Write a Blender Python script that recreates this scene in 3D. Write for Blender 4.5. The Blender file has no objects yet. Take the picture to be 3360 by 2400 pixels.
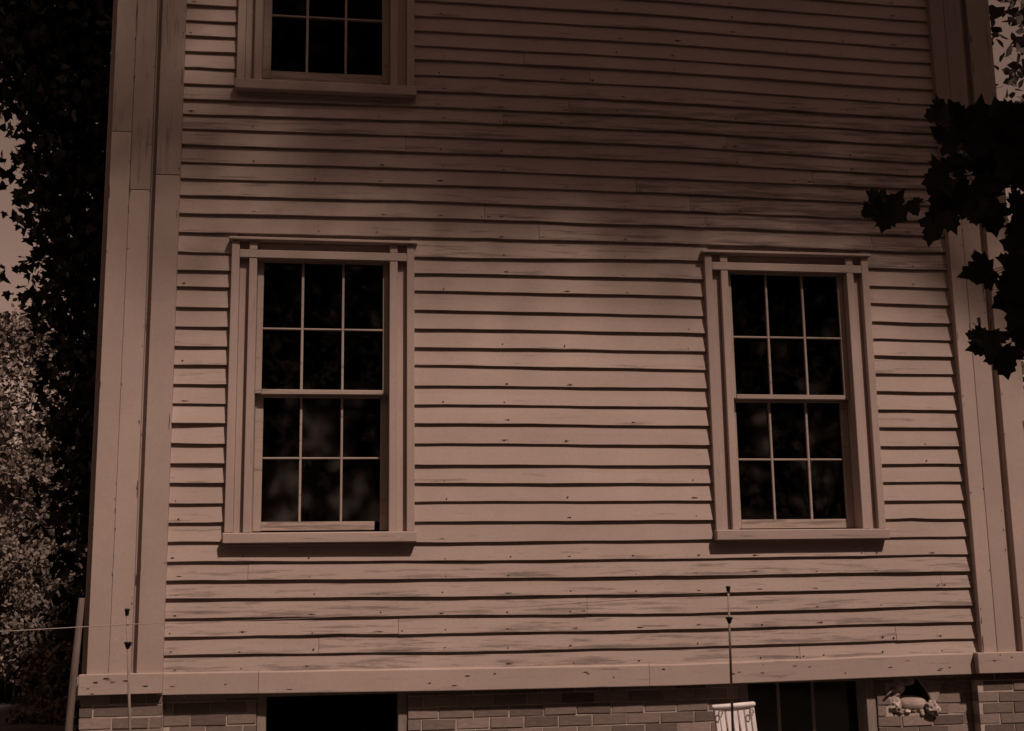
import bpy, bmesh, math, random
import numpy as np
from mathutils import Matrix, Vector, noise as mnoise
random.seed(7); RNG = np.random.default_rng(11)
scene = bpy.context.scene
COL = scene.collection
PI = math.pi

# ------------------------------------------------------------------ camera
CAM = (0.648, -7.660, 0.608)
def cam_axes(yaw, pit, rol):
    f = Vector((math.sin(yaw)*math.cos(pit), math.cos(yaw)*math.cos(pit), math.sin(pit)))
    r = Vector((math.cos(yaw), -math.sin(yaw), 0)); u = r.cross(f)
    R = math.cos(rol)*r + math.sin(rol)*u; U = -math.sin(rol)*r + math.cos(rol)*u
    return R, U, f
R_, U_, F_ = cam_axes(math.radians(8.4686), math.radians(10.2848), math.radians(-0.8519))
cd = bpy.data.cameras.new('camera'); cam = bpy.data.objects.new('camera', cd); COL.objects.link(cam)
M = Matrix((R_, U_, -F_)).transposed().to_4x4(); M.translation = CAM
cam.matrix_world = M
cd.lens = 4000/3360*36; cd.sensor_width = 36; cd.sensor_fit = 'HORIZONTAL'; cd.clip_end = 2000
scene.camera = cam

# ------------------------------------------------------------------ sky, sun, exposure
EL, AZ = math.radians(52), math.radians(29)      # sun high, from the right in front of the wall
SUN = Vector((math.cos(EL)*math.sin(AZ), -math.cos(EL)*math.cos(AZ), math.sin(EL)))
world = bpy.data.worlds.new('World'); scene.world = world; world.use_nodes = True
nt = world.node_tree; nt.nodes.clear()
sky = nt.nodes.new('ShaderNodeTexSky'); sky.sky_type = 'NISHITA'; sky.sun_disc = False
sky.sun_elevation = EL; sky.sun_rotation = math.atan2(SUN.x, SUN.y)
bw = nt.nodes.new('ShaderNodeRGBToBW')
ton = nt.nodes.new('ShaderNodeMixRGB'); ton.blend_type = 'MULTIPLY'; ton.inputs[0].default_value = 1
ton.inputs[2].default_value = (1.0, 0.62, 0.48, 1)
bgn = nt.nodes.new('ShaderNodeBackground'); bgn.inputs['Strength'].default_value = 0.085
wo = nt.nodes.new('ShaderNodeOutputWorld')
nt.links.new(sky.outputs[0], bw.inputs['Color']); nt.links.new(bw.outputs[0], ton.inputs[1])
nt.links.new(ton.outputs[0], bgn.inputs['Color']); nt.links.new(bgn.outputs[0], wo.inputs['Surface'])
sl = bpy.data.lights.new('sun', 'SUN'); sl.energy = 3.2; sl.angle = math.radians(1.8); sl.color = (1.0, 0.755, 0.62)
so = bpy.data.objects.new('sun', sl); COL.objects.link(so)
so.rotation_euler = SUN.to_track_quat('Z', 'Y').to_euler(); so.location = (10, -20, 25)
vs = scene.view_settings; vs.view_transform = 'Standard'; vs.look = 'None'; vs.exposure = -0.17; vs.gamma = 1.0
vs.use_curve_mapping = False

# ------------------------------------------------------------------ materials
def new_mat(name):
    m = bpy.data.materials.new(name); m.use_nodes = True
    n = m.node_tree; b = n.nodes['Principled BSDF']
    return m, n, b
def N(n, t, **kw):
    k = n.nodes.new(t)
    for a, v in kw.items(): setattr(k, a, v)
    return k
def mapping(n, scale, src='Object'):
    tc = N(n, 'ShaderNodeTexCoord'); mp = N(n, 'ShaderNodeMapping'); mp.inputs['Scale'].default_value = scale
    n.links.new(tc.outputs[src], mp.inputs['Vector']); return mp.outputs[0]
def noise(n, vec, scale, detail=4, rough=.55):
    k = N(n, 'ShaderNodeTexNoise'); k.inputs['Scale'].default_value = scale
    k.inputs['Detail'].default_value = detail; k.inputs['Roughness'].default_value = rough
    n.links.new(vec, k.inputs['Vector']); return k.outputs['Fac']
def ramp(n, fac, stops):
    r = N(n, 'ShaderNodeValToRGB'); e = r.color_ramp.elements
    while len(e) < len(stops): e.new(.5)
    for k, (p, c) in zip(e, stops):
        k.position = p; k.color = (c, c, c, 1) if not isinstance(c, tuple) else (*c, 1)
    n.links.new(fac, r.inputs['Fac']); return r.outputs['Color']
def mixc(n, fac, a, b, blend='MIX'):
    k = N(n, 'ShaderNodeMixRGB', blend_type=blend)
    for i, v in ((0, fac), (1, a), (2, b)):
        if isinstance(v, (int, float)): k.inputs[i].default_value = v
        elif isinstance(v, tuple): k.inputs[i].default_value = (*v, 1)
        else: n.links.new(v, k.inputs[i])
    return k.outputs[0]
def math_(n, op, a, b=None, clamp=False):
    k = N(n, 'ShaderNodeMath', operation=op, use_clamp=clamp)
    for i, v in ((0, a), (1, b)):
        if v is None: continue
        if isinstance(v, (int, float)): k.inputs[i].default_value = v
        else: n.links.new(v, k.inputs[i])
    return k.outputs[0]
def bump(n, b, h, strength=.3, dist=.002):
    k = N(n, 'ShaderNodeBump'); k.inputs['Strength'].default_value = strength; k.inputs['Distance'].default_value = dist
    n.links.new(h, k.inputs['Height']); n.links.new(k.outputs[0], b.inputs['Normal'])

PAINT = (0.46, 0.365, 0.33)
def paint_mat(name, axis='x', base=PAINT, wear_bias=0.0, use_uv=False):
    """old oil paint on wood: mottled, grain along the board, worn streaks that bare grey wood"""
    m, n, b = new_mat(name)
    gs = {'x': (1.0, 6.0, 60.0), 'z': (60.0, 6.0, 1.0)}[axis]
    ss = {'x': (1.1, 4.0, 17.0), 'z': (17.0, 4.0, 1.1)}[axis]
    grain = noise(n, mapping(n, gs), 3.0, 6, .6)
    streak = noise(n, mapping(n, ss), 2.2, 8, .68)
    mott = noise(n, mapping(n, (1, 1, 1)), 1.3, 5, .6)
    fine = noise(n, mapping(n, (1, 1, 1)), 55.0, 3, .6)
    oi = N(n, 'ShaderNodeObjectInfo')
    at = N(n, 'ShaderNodeAttribute', attribute_type='OBJECT', attribute_name='wear')
    c = mixc(n, 1.0, base, ramp(n, mott, [(.25, .86), (.75, 1.08)]), 'MULTIPLY')
    c = mixc(n, 1.0, c, ramp(n, oi.outputs['Random'], [(0, .93), (1, 1.04)]), 'MULTIPLY')
    c = mixc(n, 1.0, c, ramp(n, fine, [(.3, .95), (.7, 1.03)]), 'MULTIPLY')
    c = mixc(n, 1.0, c, ramp(n, grain, [(.25, .965), (.6, 1.0)]), 'MULTIPLY')
    dab = ramp(n, noise(n, mapping(n, (1, 1, 1.4)), 11.0, 3, .5), [(.71, 0.), (.76, .22)])
    c = mixc(n, dab, c, (.62, .52, .47))
    # threshold drops with the wear of the board and towards its worn lower edge
    w = math_(n, 'MULTIPLY', at.outputs['Fac'], 0.20)
    s = math_(n, 'ADD', streak, w)
    s = math_(n, 'ADD', s, wear_bias)
    if use_uv:
        tc = N(n, 'ShaderNodeUVMap', uv_map='uv'); sx = N(n, 'ShaderNodeSeparateXYZ'); n.links.new(tc.outputs[0], sx.inputs[0])
        edge = ramp(n, sx.outputs['Y'], [(0.0, 1.0), (.28, .35), (.45, 0.0)])
        s = math_(n, 'ADD', s, math_(n, 'MULTIPLY', edge, 0.06))
    bare = ramp(n, s, [(.72, 0.0), (.79, .6), (.90, 1.0)])
    wood = mixc(n, grain, (.06, .05, .045), (.20, .165, .15))
    c = mixc(n, math_(n, 'MULTIPLY', bare, .8), c, wood)
    n.links.new(c, b.inputs['Base Color'])
    b.inputs['Roughness'].default_value = .72; b.inputs['Specular IOR Level'].default_value = .25
    h = math_(n, 'SUBTRACT', math_(n, 'ADD', math_(n, 'MULTIPLY', grain, .5), math_(n, 'MULTIPLY', mott, .5)), math_(n, 'MULTIPLY', bare, .6))
    bump(n, b, h, .35, .002)
    return m
def rough_mat(name, ca, cb, scale=20, rough=.9, bstr=.5, bdist=.004, rnd=.12, stretch=(1, 1, 1)):
    m, n, b = new_mat(name)
    f = noise(n, mapping(n, stretch), scale, 7, .65); f2 = noise(n, mapping(n, stretch), scale*.18, 3, .5)
    c = mixc(n, ramp(n, f, [(.3, 0.), (.7, 1.)]), ca, cb)
    c = mixc(n, 1., c, ramp(n, f2, [(.3, .85), (.7, 1.1)]), 'MULTIPLY')
    oi = N(n, 'ShaderNodeObjectInfo')
    c = mixc(n, 1., c, ramp(n, oi.outputs['Random'], [(0, 1-rnd), (1, 1+rnd)]), 'MULTIPLY')
    n.links.new(c, b.inputs['Base Color']); b.inputs['Roughness'].default_value = rough
    b.inputs['Specular IOR Level'].default_value = .2
    bump(n, b, f, bstr, bdist); return m
def leaf_mat(name, ca, cb, rough=.55):
    m, n, b = new_mat(name)
    f = noise(n, mapping(n, (1, 1, 1)), 2.3, 4); f2 = noise(n, mapping(n, (1, 1, 1)), 30., 2)
    c = mixc(n, ramp(n, f, [(.3, 0.), (.7, 1.)]), ca, cb)
    c = mixc(n, 1., c, ramp(n, f2, [(.3, .75), (.7, 1.2)]), 'MULTIPLY')
    n.links.new(c, b.inputs['Base Color']); b.inputs['Roughness'].default_value = rough
    b.inputs['Specular IOR Level'].default_value = .15
    return m
MT = {}
MT['clap'] = paint_mat('clapboard_paint', 'x', use_uv=True)
MT['trim_x'] = paint_mat('trim_paint_horizontal', 'x', wear_bias=.015)
MT['trim_z'] = paint_mat('trim_paint_vertical', 'z', wear_bias=.0)
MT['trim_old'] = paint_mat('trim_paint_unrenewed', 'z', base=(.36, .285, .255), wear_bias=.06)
MT['sash'] = paint_mat('sash_paint', 'x', base=(.43, .35, .31), wear_bias=0.05)
MT['brick'] = rough_mat('old_brick', (.185, .142, .128), (.30, .235, .212), 26, .92, .7, .004, .38)
MT['mortar'] = rough_mat('lime_mortar', (.42, .35, .315), (.56, .475, .43), 60, .95, .6, .003, .0)
MT['dark'] = rough_mat('dark_interior', (.035, .03, .028), (.06, .05, .047), 3, .95, .1, .01, .0)  # near-black colour for the rooms and cellar
MT['frame_wood'] = rough_mat('weathered_frame_wood', (.22, .18, .16), (.36, .30, .27), 8, .85, .5, .003, .1, (8, 8, 1))
MT['pole'] = rough_mat('bark_pole', (.085, .066, .058), (.16, .125, .11), 10, .9, .6, .004, .1, (5, 5, .7))
MT['metal'] = rough_mat('rusty_rod', (.24, .19, .17), (.34, .275, .25), 40, .55, .3, .001, .05)
MT['insul'] = rough_mat('black_insulator', (.012, .010, .010), (.02, .017, .016), 40, .5, .1, .001, .05)
MT['wire'] = rough_mat('dull_wire', (.34, .28, .25), (.42, .35, .31), 50, .5, .1, .001, .0)
MT['white'] = rough_mat('white_chair_paint', (.80, .74, .74), (.90, .84, .84), 30, .6, .15, .001, .03)
MT['stone'] = rough_mat('rubble_stone', (.36, .295, .265), (.60, .51, .465), 14, .9, .8, .008, .12)
MT['log'] = rough_mat('split_log', (.26, .205, .18), (.46, .375, .34), 9, .85, .7, .005, .05, (1, 6, 6))
MT['roof'] = rough_mat('roof_shingle', (.07, .06, .055), (.12, .10, .09), 12, .9, .5, .01, .1)
MT['nail'] = rough_mat('rusty_nail', (.05, .035, .03), (.09, .065, .055), 60, .8, .1, .001, .1)
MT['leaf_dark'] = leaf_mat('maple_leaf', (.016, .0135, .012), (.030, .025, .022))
MT['leaf_shrub'] = leaf_mat('shrub_leaf', (.09, .075, .066), (.26, .215, .19), .5)
MT['leaf_far'] = leaf_mat('far_leaf', (.05, .042, .037), (.10, .085, .075))
MT['bark'] = rough_mat('maple_bark', (.05, .04, .036), (.10, .085, .075), 9, .95, .8, .02, .05, (4, 4, 1))
MT['ground'] = rough_mat('trodden_yard', (.045, .037, .032), (.10, .083, .073), 2.5, .95, .7, .03, .0)

m, n, b = new_mat('old_window_glass'); MT['glass'] = m
out = n.nodes['Material Output']; n.nodes.remove(b)
gl = N(n, 'ShaderNodeBsdfGlossy'); gl.inputs['Roughness'].default_value = .05
tr = N(n, 'ShaderNodeBsdfTransparent'); tr.inputs['Color'].default_value = (.86, .86, .84, 1)
fr = N(n, 'ShaderNodeFresnel'); fr.inputs['IOR'].default_value = 1.5
mx = N(n, 'ShaderNodeMixShader'); bp = N(n, 'ShaderNodeBump'); bp.inputs['Strength'].default_value = .10; bp.inputs['Distance'].default_value = .01
n.links.new(noise(n, mapping(n, (1, 1, .6)), 2.2, 1), bp.inputs['Height'])
n.links.new(bp.outputs[0], gl.inputs['Normal'])
pr = N(n, 'ShaderNodeObjectInfo'); n.links.new(math_(n, 'MULTIPLY', fr.outputs[0], ramp(n, pr.outputs['Random'], [(0, .55), (1, 2.2)])), mx.inputs[0]); n.links.new(tr.outputs[0], mx.inputs[1]); n.links.new(gl.outputs[0], mx.inputs[2])
dst = N(n, 'ShaderNodeBsdfDiffuse'); dst.inputs['Color'].default_value = (.4, .33, .3, 1)
m2 = N(n, 'ShaderNodeMixShader')
n.links.new(ramp(n, noise(n, mapping(n, (1, 1, 1)), 14., 7, .75), [(.5, 0.), (.85, .05)]), m2.inputs[0])
n.links.new(mx.outputs[0], m2.inputs[1]); n.links.new(dst.outputs[0], m2.inputs[2])
n.links.new(m2.outputs[0], out.inputs['Surface'])

# ------------------------------------------------------------------ helpers
def link(o, parent=None):
    COL.objects.link(o)
    if parent is not None: o.parent = parent
    return o
def tag(o, label, cat, group=None):
    o['label'] = label; o['category'] = cat
    if group: o['group'] = group
    return o
def empty(name, loc=(0, 0, 0), parent=None):
    o = bpy.data.objects.new(name, None); o.location = loc; o.empty_display_size = .2
    return link(o, parent)
def mesh_obj(name, verts, faces, mat, parent=None, smooth=False, loc=None):
    me = bpy.data.meshes.new(name); me.from_pydata([tuple(v) for v in verts], [], faces); me.update()
    me.materials.append(MT[mat])
    if smooth: me.polygons.foreach_set('use_smooth', [True]*len(me.polygons))
    o = bpy.data.objects.new(name, me)
    if loc is not None: o.location = loc
    return link(o, parent)
def bm_obj(name, bm, mat, parent=None, smooth=False):
    me = bpy.data.meshes.new(name); bm.to_mesh(me); bm.free(); me.materials.append(MT[mat])
    if smooth: me.polygons.foreach_set('use_smooth', [True]*len(me.polygons))
    o = bpy.data.objects.new(name, me); return link(o, parent)
def add_box(bm, x0, x1, y0, y1, z0, z1, bev=.0025, jit=0.):
    r = bmesh.ops.create_cube(bm, size=1)
    vs_ = r['verts']
    for v in vs_:
        v.co = Vector(((x0+x1)/2+v.co.x*(x1-x0), (y0+y1)/2+v.co.y*(y1-y0), (z0+z1)/2+v.co.z*(z1-z0)))
        if jit: v.co += Vector((random.uniform(-jit, jit), random.uniform(-jit, jit), random.uniform(-jit, jit)))
    if bev:
        es = list({e for v in vs_ for e in v.link_edges})
        bmesh.ops.bevel(bm, geom=es, offset=bev, segments=1, affect='EDGES')
def box(name, x0, x1, y0, y1, z0, z1, mat, parent=None, bev=.0025, jit=0.):
    bm = bmesh.new(); add_box(bm, x0, x1, y0, y1, z0, z1, bev, jit)
    return bm_obj(name, bm, mat, parent)
def tube_geo(pts, rad, seg=8):
    pts = [Vector(p) for p in pts]; rr = rad if isinstance(rad, (list, tuple)) else [rad]*len(pts)
    V, Fc = [], []
    for i, p in enumerate(pts):
        d = (pts[min(i+1, len(pts)-1)]-pts[max(i-1, 0)]).normalized()
        a = d.cross(Vector((0, 0, 1)));
        if a.length < 1e-3: a = Vector((1, 0, 0))
        a.normalize(); b_ = d.cross(a)
        for k in range(seg):
            t = 2*PI*k/seg; V.append(p+rr[i]*(math.cos(t)*a+math.sin(t)*b_))
    for i in range(len(pts)-1):
        for k in range(seg):
            q = (k+1) % seg; Fc.append((i*seg+k, i*seg+q, (i+1)*seg+q, (i+1)*seg+k))
    Fc.append(tuple(range(seg))[::-1]); Fc.append(tuple(range((len(pts)-1)*seg, len(pts)*seg)))
    return V, Fc
def tube(name, pts, rad, mat, parent=None, seg=8):
    V, Fc = tube_geo(pts, rad, seg); return mesh_obj(name, V, Fc, mat, parent, True)
def join_geo(parts):
    V, Fc = [], []
    for v, f in parts:
        o = len(V); V += list(v); Fc += [tuple(i+o for i in q) for q in f]
    return V, Fc
def sx(v, y): return CAM[0]+(v-CAM[0])*(1+y/7.66)       # a measure taken on the wall plane, carried to depth y
def sz(v, y): return CAM[2]+(v-CAM[2])*(1+y/7.66)

# ------------------------------------------------------------------ ground
GZ = -0.95
gv, gf = [], []
xs = sorted(set([-600, -150, -50]+list(range(-20, 21, 1))+[50, 150, 600])); ys = sorted(set([-600, -150, -60]+list(range(-30, 31, 1))+[60, 150, 600]))
for j, y in enumerate(ys):
    for i, x in enumerate(xs):
        z = GZ + (.03*math.sin(x*1.7+y*.9)+.025*math.sin(x*.6-y*1.3+1)) * (1 if abs(x) < 21 and abs(y) < 31 else 0)
        gv.append((x, y, z-.02))
nx = len(xs)
for j in range(len(ys)-1):
    for i in range(nx-1): gf.append((j*nx+i, j*nx+i+1, (j+1)*nx+i+1, (j+1)*nx+i))
g = mesh_obj('ground', gv, gf, 'ground', None, True); g['kind'] = 'structure'

# ------------------------------------------------------------------ the house
house = tag(empty('clapboard_house', (0, 0, 0)), 'weathered clapboard house with paneled corner pilasters on a brick foundation', 'house')
HX0, HX1, HY1, HZ = -.77, 5.335, 9.0, 6.6
# sheathing behind the clapboards, with the openings left free
bm = bmesh.new()
OP = [(.12, 1.04, .93, 2.72), (3.22, 4.13, .93, 2.72), (.12, 1.04, 3.86, 5.70)]
xcut = [HX0, .12, 1.04, 3.22, 4.13, HX1]; zcut = [-.02, .93, 2.72, 3.86, 5.70, HZ]
for i in range(5):
    for j in range(5):
        xa, xb, za, zb = xcut[i], xcut[i+1], zcut[j], zcut[j+1]
        if any(o[0] <= xa and xb <= o[1] and o[2] <= za and zb <= o[3] for o in OP): continue
        add_box(bm, xa, xb, .012, .05, za, zb, 0)
bm_obj('sheathing', bm, 'frame_wood', house)
box('side_wall', HX0-.0, HX0+.06, .051, HY1, -.02, HZ, 'trim_x', house, 0)
box('side_wall', HX1-.06, HX1, .051, HY1, -.02, HZ, 'trim_x', house, 0)
box('rear_wall', HX0+.061, HX1-.061, HY1-.06, HY1, -.02, HZ, 'trim_x', house, 0)
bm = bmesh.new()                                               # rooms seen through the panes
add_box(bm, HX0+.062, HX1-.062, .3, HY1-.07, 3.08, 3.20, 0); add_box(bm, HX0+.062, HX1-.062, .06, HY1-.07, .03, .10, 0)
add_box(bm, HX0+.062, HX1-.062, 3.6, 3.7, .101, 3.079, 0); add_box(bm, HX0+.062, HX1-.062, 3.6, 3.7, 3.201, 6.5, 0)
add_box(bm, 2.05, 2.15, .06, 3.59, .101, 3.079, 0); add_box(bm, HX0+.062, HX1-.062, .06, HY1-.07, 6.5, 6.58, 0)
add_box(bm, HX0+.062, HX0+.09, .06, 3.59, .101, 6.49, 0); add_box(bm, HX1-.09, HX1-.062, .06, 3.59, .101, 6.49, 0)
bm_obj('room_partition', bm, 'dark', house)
# gable and roof above the frame
xm = (HX0+HX1)/2
mesh_obj('gable', [(HX0, .01, HZ), (HX1, .01, HZ), (xm, .01, HZ+2.4), (HX0, .06, HZ), (HX1, .06, HZ), (xm, .06, HZ+2.4)],
         [(0, 1, 2), (5, 4, 3), (0, 3, 4, 1), (1, 4, 5, 2), (2, 5, 3, 0)], 'trim_x', house)
for s in (-1, 1):
    xe = xm + s*(HX1-xm+.3); ze = HZ-.22
    V = [(xe, -.3, ze), (xm, -.3, HZ+2.42), (xm, HY1+.3, HZ+2.42), (xe, HY1+.3, ze)]
    V += [(x, y, z+.12) for x, y, z in V]
    mesh_obj('roof_slope', V, [(0, 1, 2, 3), (7, 6, 5, 4), (0, 4, 5, 1), (1, 5, 6, 2), (2, 6, 7, 3), (3, 7, 4, 0)], 'roof', house)
box('eave_board', HX0-.05, HX1+.05, -.09, .0, HZ-.32, HZ-.02, 'trim_x', house)

# ---- clapboards: lower edges measured at four places along the wall
XS = [-.165, 1.381, 2.90, 4.58]
L = [[4.169, 4.179, 4.172, 4.13], [4.061, 4.083, 4.075, 4.035], [3.949, 3.973, 3.968, 3.925], [3.837, 3.859, 3.855, 3.815],
 [3.732, 3.749, 3.747, 3.707], [3.630, 3.650, 3.644, 3.611], [3.531, 3.542, 3.542, 3.490], [3.423, 3.431, 3.431, 3.391],
 [3.308, 3.319, 3.309, 3.296], [3.197, 3.210, 3.203, 3.177], [3.085, 3.094, 3.082, 3.062], [2.966, 2.981, 2.975, 2.955],
 [2.842, 2.851, 2.854, 2.839], [2.711, 2.716, 2.740, 2.714], [2.594, 2.610, 2.611, 2.587], [2.487, 2.493, 2.494, 2.465],
 [2.356, 2.366, 2.360, 2.338], [2.232, 2.244, 2.242, 2.218], [2.107, 2.122, 2.119, 2.105], [1.989, 2.007, 1.997, 1.982],
 [1.869, 1.874, 1.872, 1.860], [1.746, 1.753, 1.747, 1.736], [1.624, 1.633, 1.623, 1.618], [1.497, 1.505, 1.496, 1.492],
 [1.377, 1.369, 1.364, 1.374], [1.258, 1.253, 1.249, 1.254], [1.133, 1.139, 1.136, 1.129], [1.018, 1.013, 1.012, 1.008],
 [0.901, 0.885, 0.887, 0.890], [0.785, 0.772, 0.768, 0.774], [0.671, 0.661, 0.658, 0.663], [0.566, 0.553, 0.548, 0.559],
 [0.450, 0.439, 0.426, 0.443], [0.341, 0.332, 0.328, 0.339], [0.237, 0.220, 0.217, 0.230], [0.136, 0.123, 0.114, 0.139]]
NEXTRA = 21
for k in range(NEXTRA):
    L.insert(0, [v+.109+random.uniform(-.004, .004) for v in L[0]])
def zline(i, x):
    return float(np.interp(x, XS, L[i])) if i >= 0 else float(np.interp(x, XS, L[0]))+.11
T_BUTT = .0190
def clapboard(i, x0, x1, wear, lift=(0, 0), dz=0.):
    nseg = max(2, int((x1-x0)/.11)); V, Fc, UV = [], [], []
    ph = random.uniform(0, 50); tk = T_BUTT*random.uniform(.88, 1.12); sag = random.uniform(-.0015, .0015)
    chips = [(random.uniform(x0, x1), random.uniform(.05, .16), random.uniform(.002, .006)) for _ in range(int(random.random()*1.6*(.5+wear)))]
    for k in range(nseg+1):
        t = k/nseg; x = x0+(x1-x0)*t
        zb = zline(i, x)+dz+.0011*math.sin(x*5.3+ph)+.0007*math.sin(x*17+ph*2)
        for cx_, cw, ch in chips:
            if abs(x-cx_) < cw: zb += ch*(1-abs(x-cx_)/cw)
        zt = zline(i-1, x)+.02
        yl = -(lift[0]*(1-t)+lift[1]*t) - .0014*math.sin(x*3.1+ph)-.0008*math.sin(x*9+ph)
        yb = -tk+yl
        ym = -tk*.45+yl*.5+sag
        V += [(x, .003, zb+.002), (x, yb+.0015, zb), (x, yb, zb+.0025), (x, ym, (zb+zt)/2), (x, .0015, zt), (x, .006, zt)]
        UV += [(x, 0), (x, 0), (x, .02), (x, .5), (x, 1), (x, 1)]
    for k in range(nseg):
        a = k*6; c = a+6
        for q in range(5): Fc.append((a+q, c+q, c+q+1, a+q+1))
    Fc.append((5, 4, 3, 2, 1, 0)); e = nseg*6; Fc.append((e, e+1, e+2, e+3, e+4, e+5))
    o = mesh_obj('clapboard', V, Fc, 'clap', house)
    uvl = o.data.uv_layers.new(name='uv')
    for lp in o.data.loops: uvl.data[lp.index].uv = UV[lp.vertex_index]
    o['wear'] = wear
    return o
JOINTS = {29: [4.10], 30: [.15], 31: [4.62], 33: [1.06], 32: [2.24], 34: [.58, 4.28], 35: [3.62], 12: [1.98, 4.30], 10: [3.02], 11: [1.62, 3.12],
          4: [2.2], 5: [1.75], 2: [2.35], 7: [1.1], 9: [2.65], 6: [3.3], 8: [3.9], 1: [1.9]}
nails = []
for i in range(len(L)):
    j = i-NEXTRA
    zb = L[i][1]; spans = []
    if 13 <= j <= 28: spans = [(-.37, .03), (1.13, 3.13), (4.22, 4.90)]
    elif j <= 3 and zb < 5.80: spans = [(-.37, .03), (1.13, 4.90)]
    else: spans = [(-.37, 4.90)]
    for a, c in spans:
        js = [x for x in JOINTS.get(j, []) if a+.15 < x < c-.15]
        if not js and c-a > 4 and random.random() < .4: js = [random.uniform(a+1, c-1)]
        edges = [a]+sorted(js)+[c]
        for q in range(len(edges)-1):
            xa, xb = edges[q]+(.0012 if q else 0), edges[q+1]-(.0012 if q < len(edges)-2 else 0)
            xc = (xa+xb)/2
            wear = .25+.35*random.random()
            if 3 <= j <= 13: wear += .35+.14*(xc-1.2)
            if j >= 30: wear += .42
            lift = (random.uniform(0, .003), random.uniform(0, .003))
            if j == 22 and a < -.3: lift = (.014, .003)
            if j == 20 and a > 4: lift = (.005, .001)
            clapboard(i, xa, xb, max(0, min(1.2, wear)), lift, random.uniform(-.0015, .0015) if q else 0)
            xn = -.28
            while xn < 4.85:
                if xa+.03 < xn < xb-.03 and random.random() < (.75 if j > 28 else .38): nails.append((xn+random.uniform(-.02, .02), zline(i, xn)+random.uniform(.014, .03)))
                xn += .405
            for xe in (xa+.02, xb-.02):
                if random.random() < .6 and j > 0: nails.append((xe, zline(i, xe)+.02))
V, Fc = [], []
for (x, z) in nails:
    o = len(V); rx, rz = random.uniform(.003, .0065), random.uniform(.0028, .0045); k = 7
    for q in range(k):
        t = 2*PI*q/k; V.append((x+rx*math.cos(t)*random.uniform(.7, 1.3), -T_BUTT*.86-.0048, z+rz*math.sin(t)*random.uniform(.7, 1.3)))
    V.append((x, -T_BUTT*.86-.0055, z)); Fc += [(o+q, o+(q+1) % k, o+k) for q in range(k)]
    for q in range(k):                                           # shank into the board
        vx, vy, vz = V[o+q]; V.append((vx, .0, vz))
    Fc += [(o+k+1+q, o+k+1+(q+1) % k, o+(q+1) % k, o+q) for q in range(k)]
for (x, z) in nails:
    if random.random() > .45: continue
    o = len(V); rx, rz = random.uniform(.010, .034), random.uniform(.0016, .0034); k = 9; x += random.uniform(-.01, .01)
    for q in range(k):
        t = 2*PI*q/k; V.append((x+rx*math.cos(t)*random.uniform(.5, 1.2), -T_BUTT*.86-.0044, z+rz*math.sin(t)*random.uniform(.5, 1.3)))
    V.append((x, -T_BUTT*.86-.0046, z)); Fc += [(o+q, o+(q+1) % k, o+k) for q in range(k)]
nh = mesh_obj('nail_heads', V, Fc, 'nail', house); nh['kind'] = 'stuff'

# ---- skirt board under the clapboards, in lengths
SKB = [0.011, -0.008, -0.014, 0.007]; SKT = L[-1]
def skirt(x0, x1):
    nseg = max(3, int((x1-x0)/.2)); V, Fc = [], []
    for k in range(nseg+1):
        x = x0+(x1-x0)*k/nseg; zb = float(np.interp(x, XS, SKB)); zt = float(np.interp(x, XS, SKT))-.004+.001*math.sin(x*13)
        V += [(x, .05, zb), (x, -.036, zb), (x, -.037, zb+.004), (x, -.0345, zt-.003), (x, -.030, zt+.004), (x, .0, zt+.012), (x, .05, zt+.012)]
    m_ = 7
    for k in range(nseg):
        a = k*m_; c = a+m_
        for q in range(m_): Fc.append((a+q, c+q, c+(q+1) % m_, a+(q+1) % m_))
    Fc.append(tuple(range(m_))[::-1]); e = nseg*m_; Fc.append(tuple(range(e, e+m_)))
    o = mesh_obj('skirt_board', V, Fc, 'trim_x', house); o['wear'] = .55
for a, c in ((-.36, .226), (.2285, 2.62), (2.6225, 4.86)): skirt(a, c)

# ---- corner pilasters
def pilaster(xw0, xw1, xw2, xw3, xw4, x5, joints, base):
    p = empty('pilaster', (0, 0, 0), house); y = -.062
    X = [sx(v, y) for v in (xw0, xw1, xw2, xw3, xw4, x5)]
    for (a, c, zj) in ((X[0], X[1]-.001, joints[0]), (X[1]+.001, X[2], joints[1]), (X[3], X[4], joints[2])):
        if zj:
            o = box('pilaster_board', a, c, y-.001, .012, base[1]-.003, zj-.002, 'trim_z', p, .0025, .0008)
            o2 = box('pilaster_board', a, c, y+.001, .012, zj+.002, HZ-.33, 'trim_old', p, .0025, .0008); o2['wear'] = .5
        else:
            box('pilaster_board', a, c, y, .012, base[1]-.003, HZ-.33, 'trim_z', p, .0025, .0008)
    box('channel_back', X[0]+.01, X[4]-.01, -.0065, .011, base[1], HZ-.34, 'trim_z', p, 0)
    bx0, bx1 = base[2], base[3]
    o = box('pilaster_base', bx0, bx1, -.088, .011, base[0], base[1], 'trim_x', p, .004, .002); o['wear'] = .5
    return p
zA = sz(3.499, -.06); zB = sz(3.116, -.06); zC = sz(3.222, -.06)
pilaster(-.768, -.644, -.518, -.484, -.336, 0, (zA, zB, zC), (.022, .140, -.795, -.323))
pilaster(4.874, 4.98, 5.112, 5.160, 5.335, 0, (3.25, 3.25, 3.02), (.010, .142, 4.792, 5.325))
box('side_corner_board', -.80, -.771, .03, .45, .02, HZ-.35, 'trim_z', house)
box('side_base_board', -.845, -.7715, .012, 2.0, -.01, .12, 'trim_x', house, .003)

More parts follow.
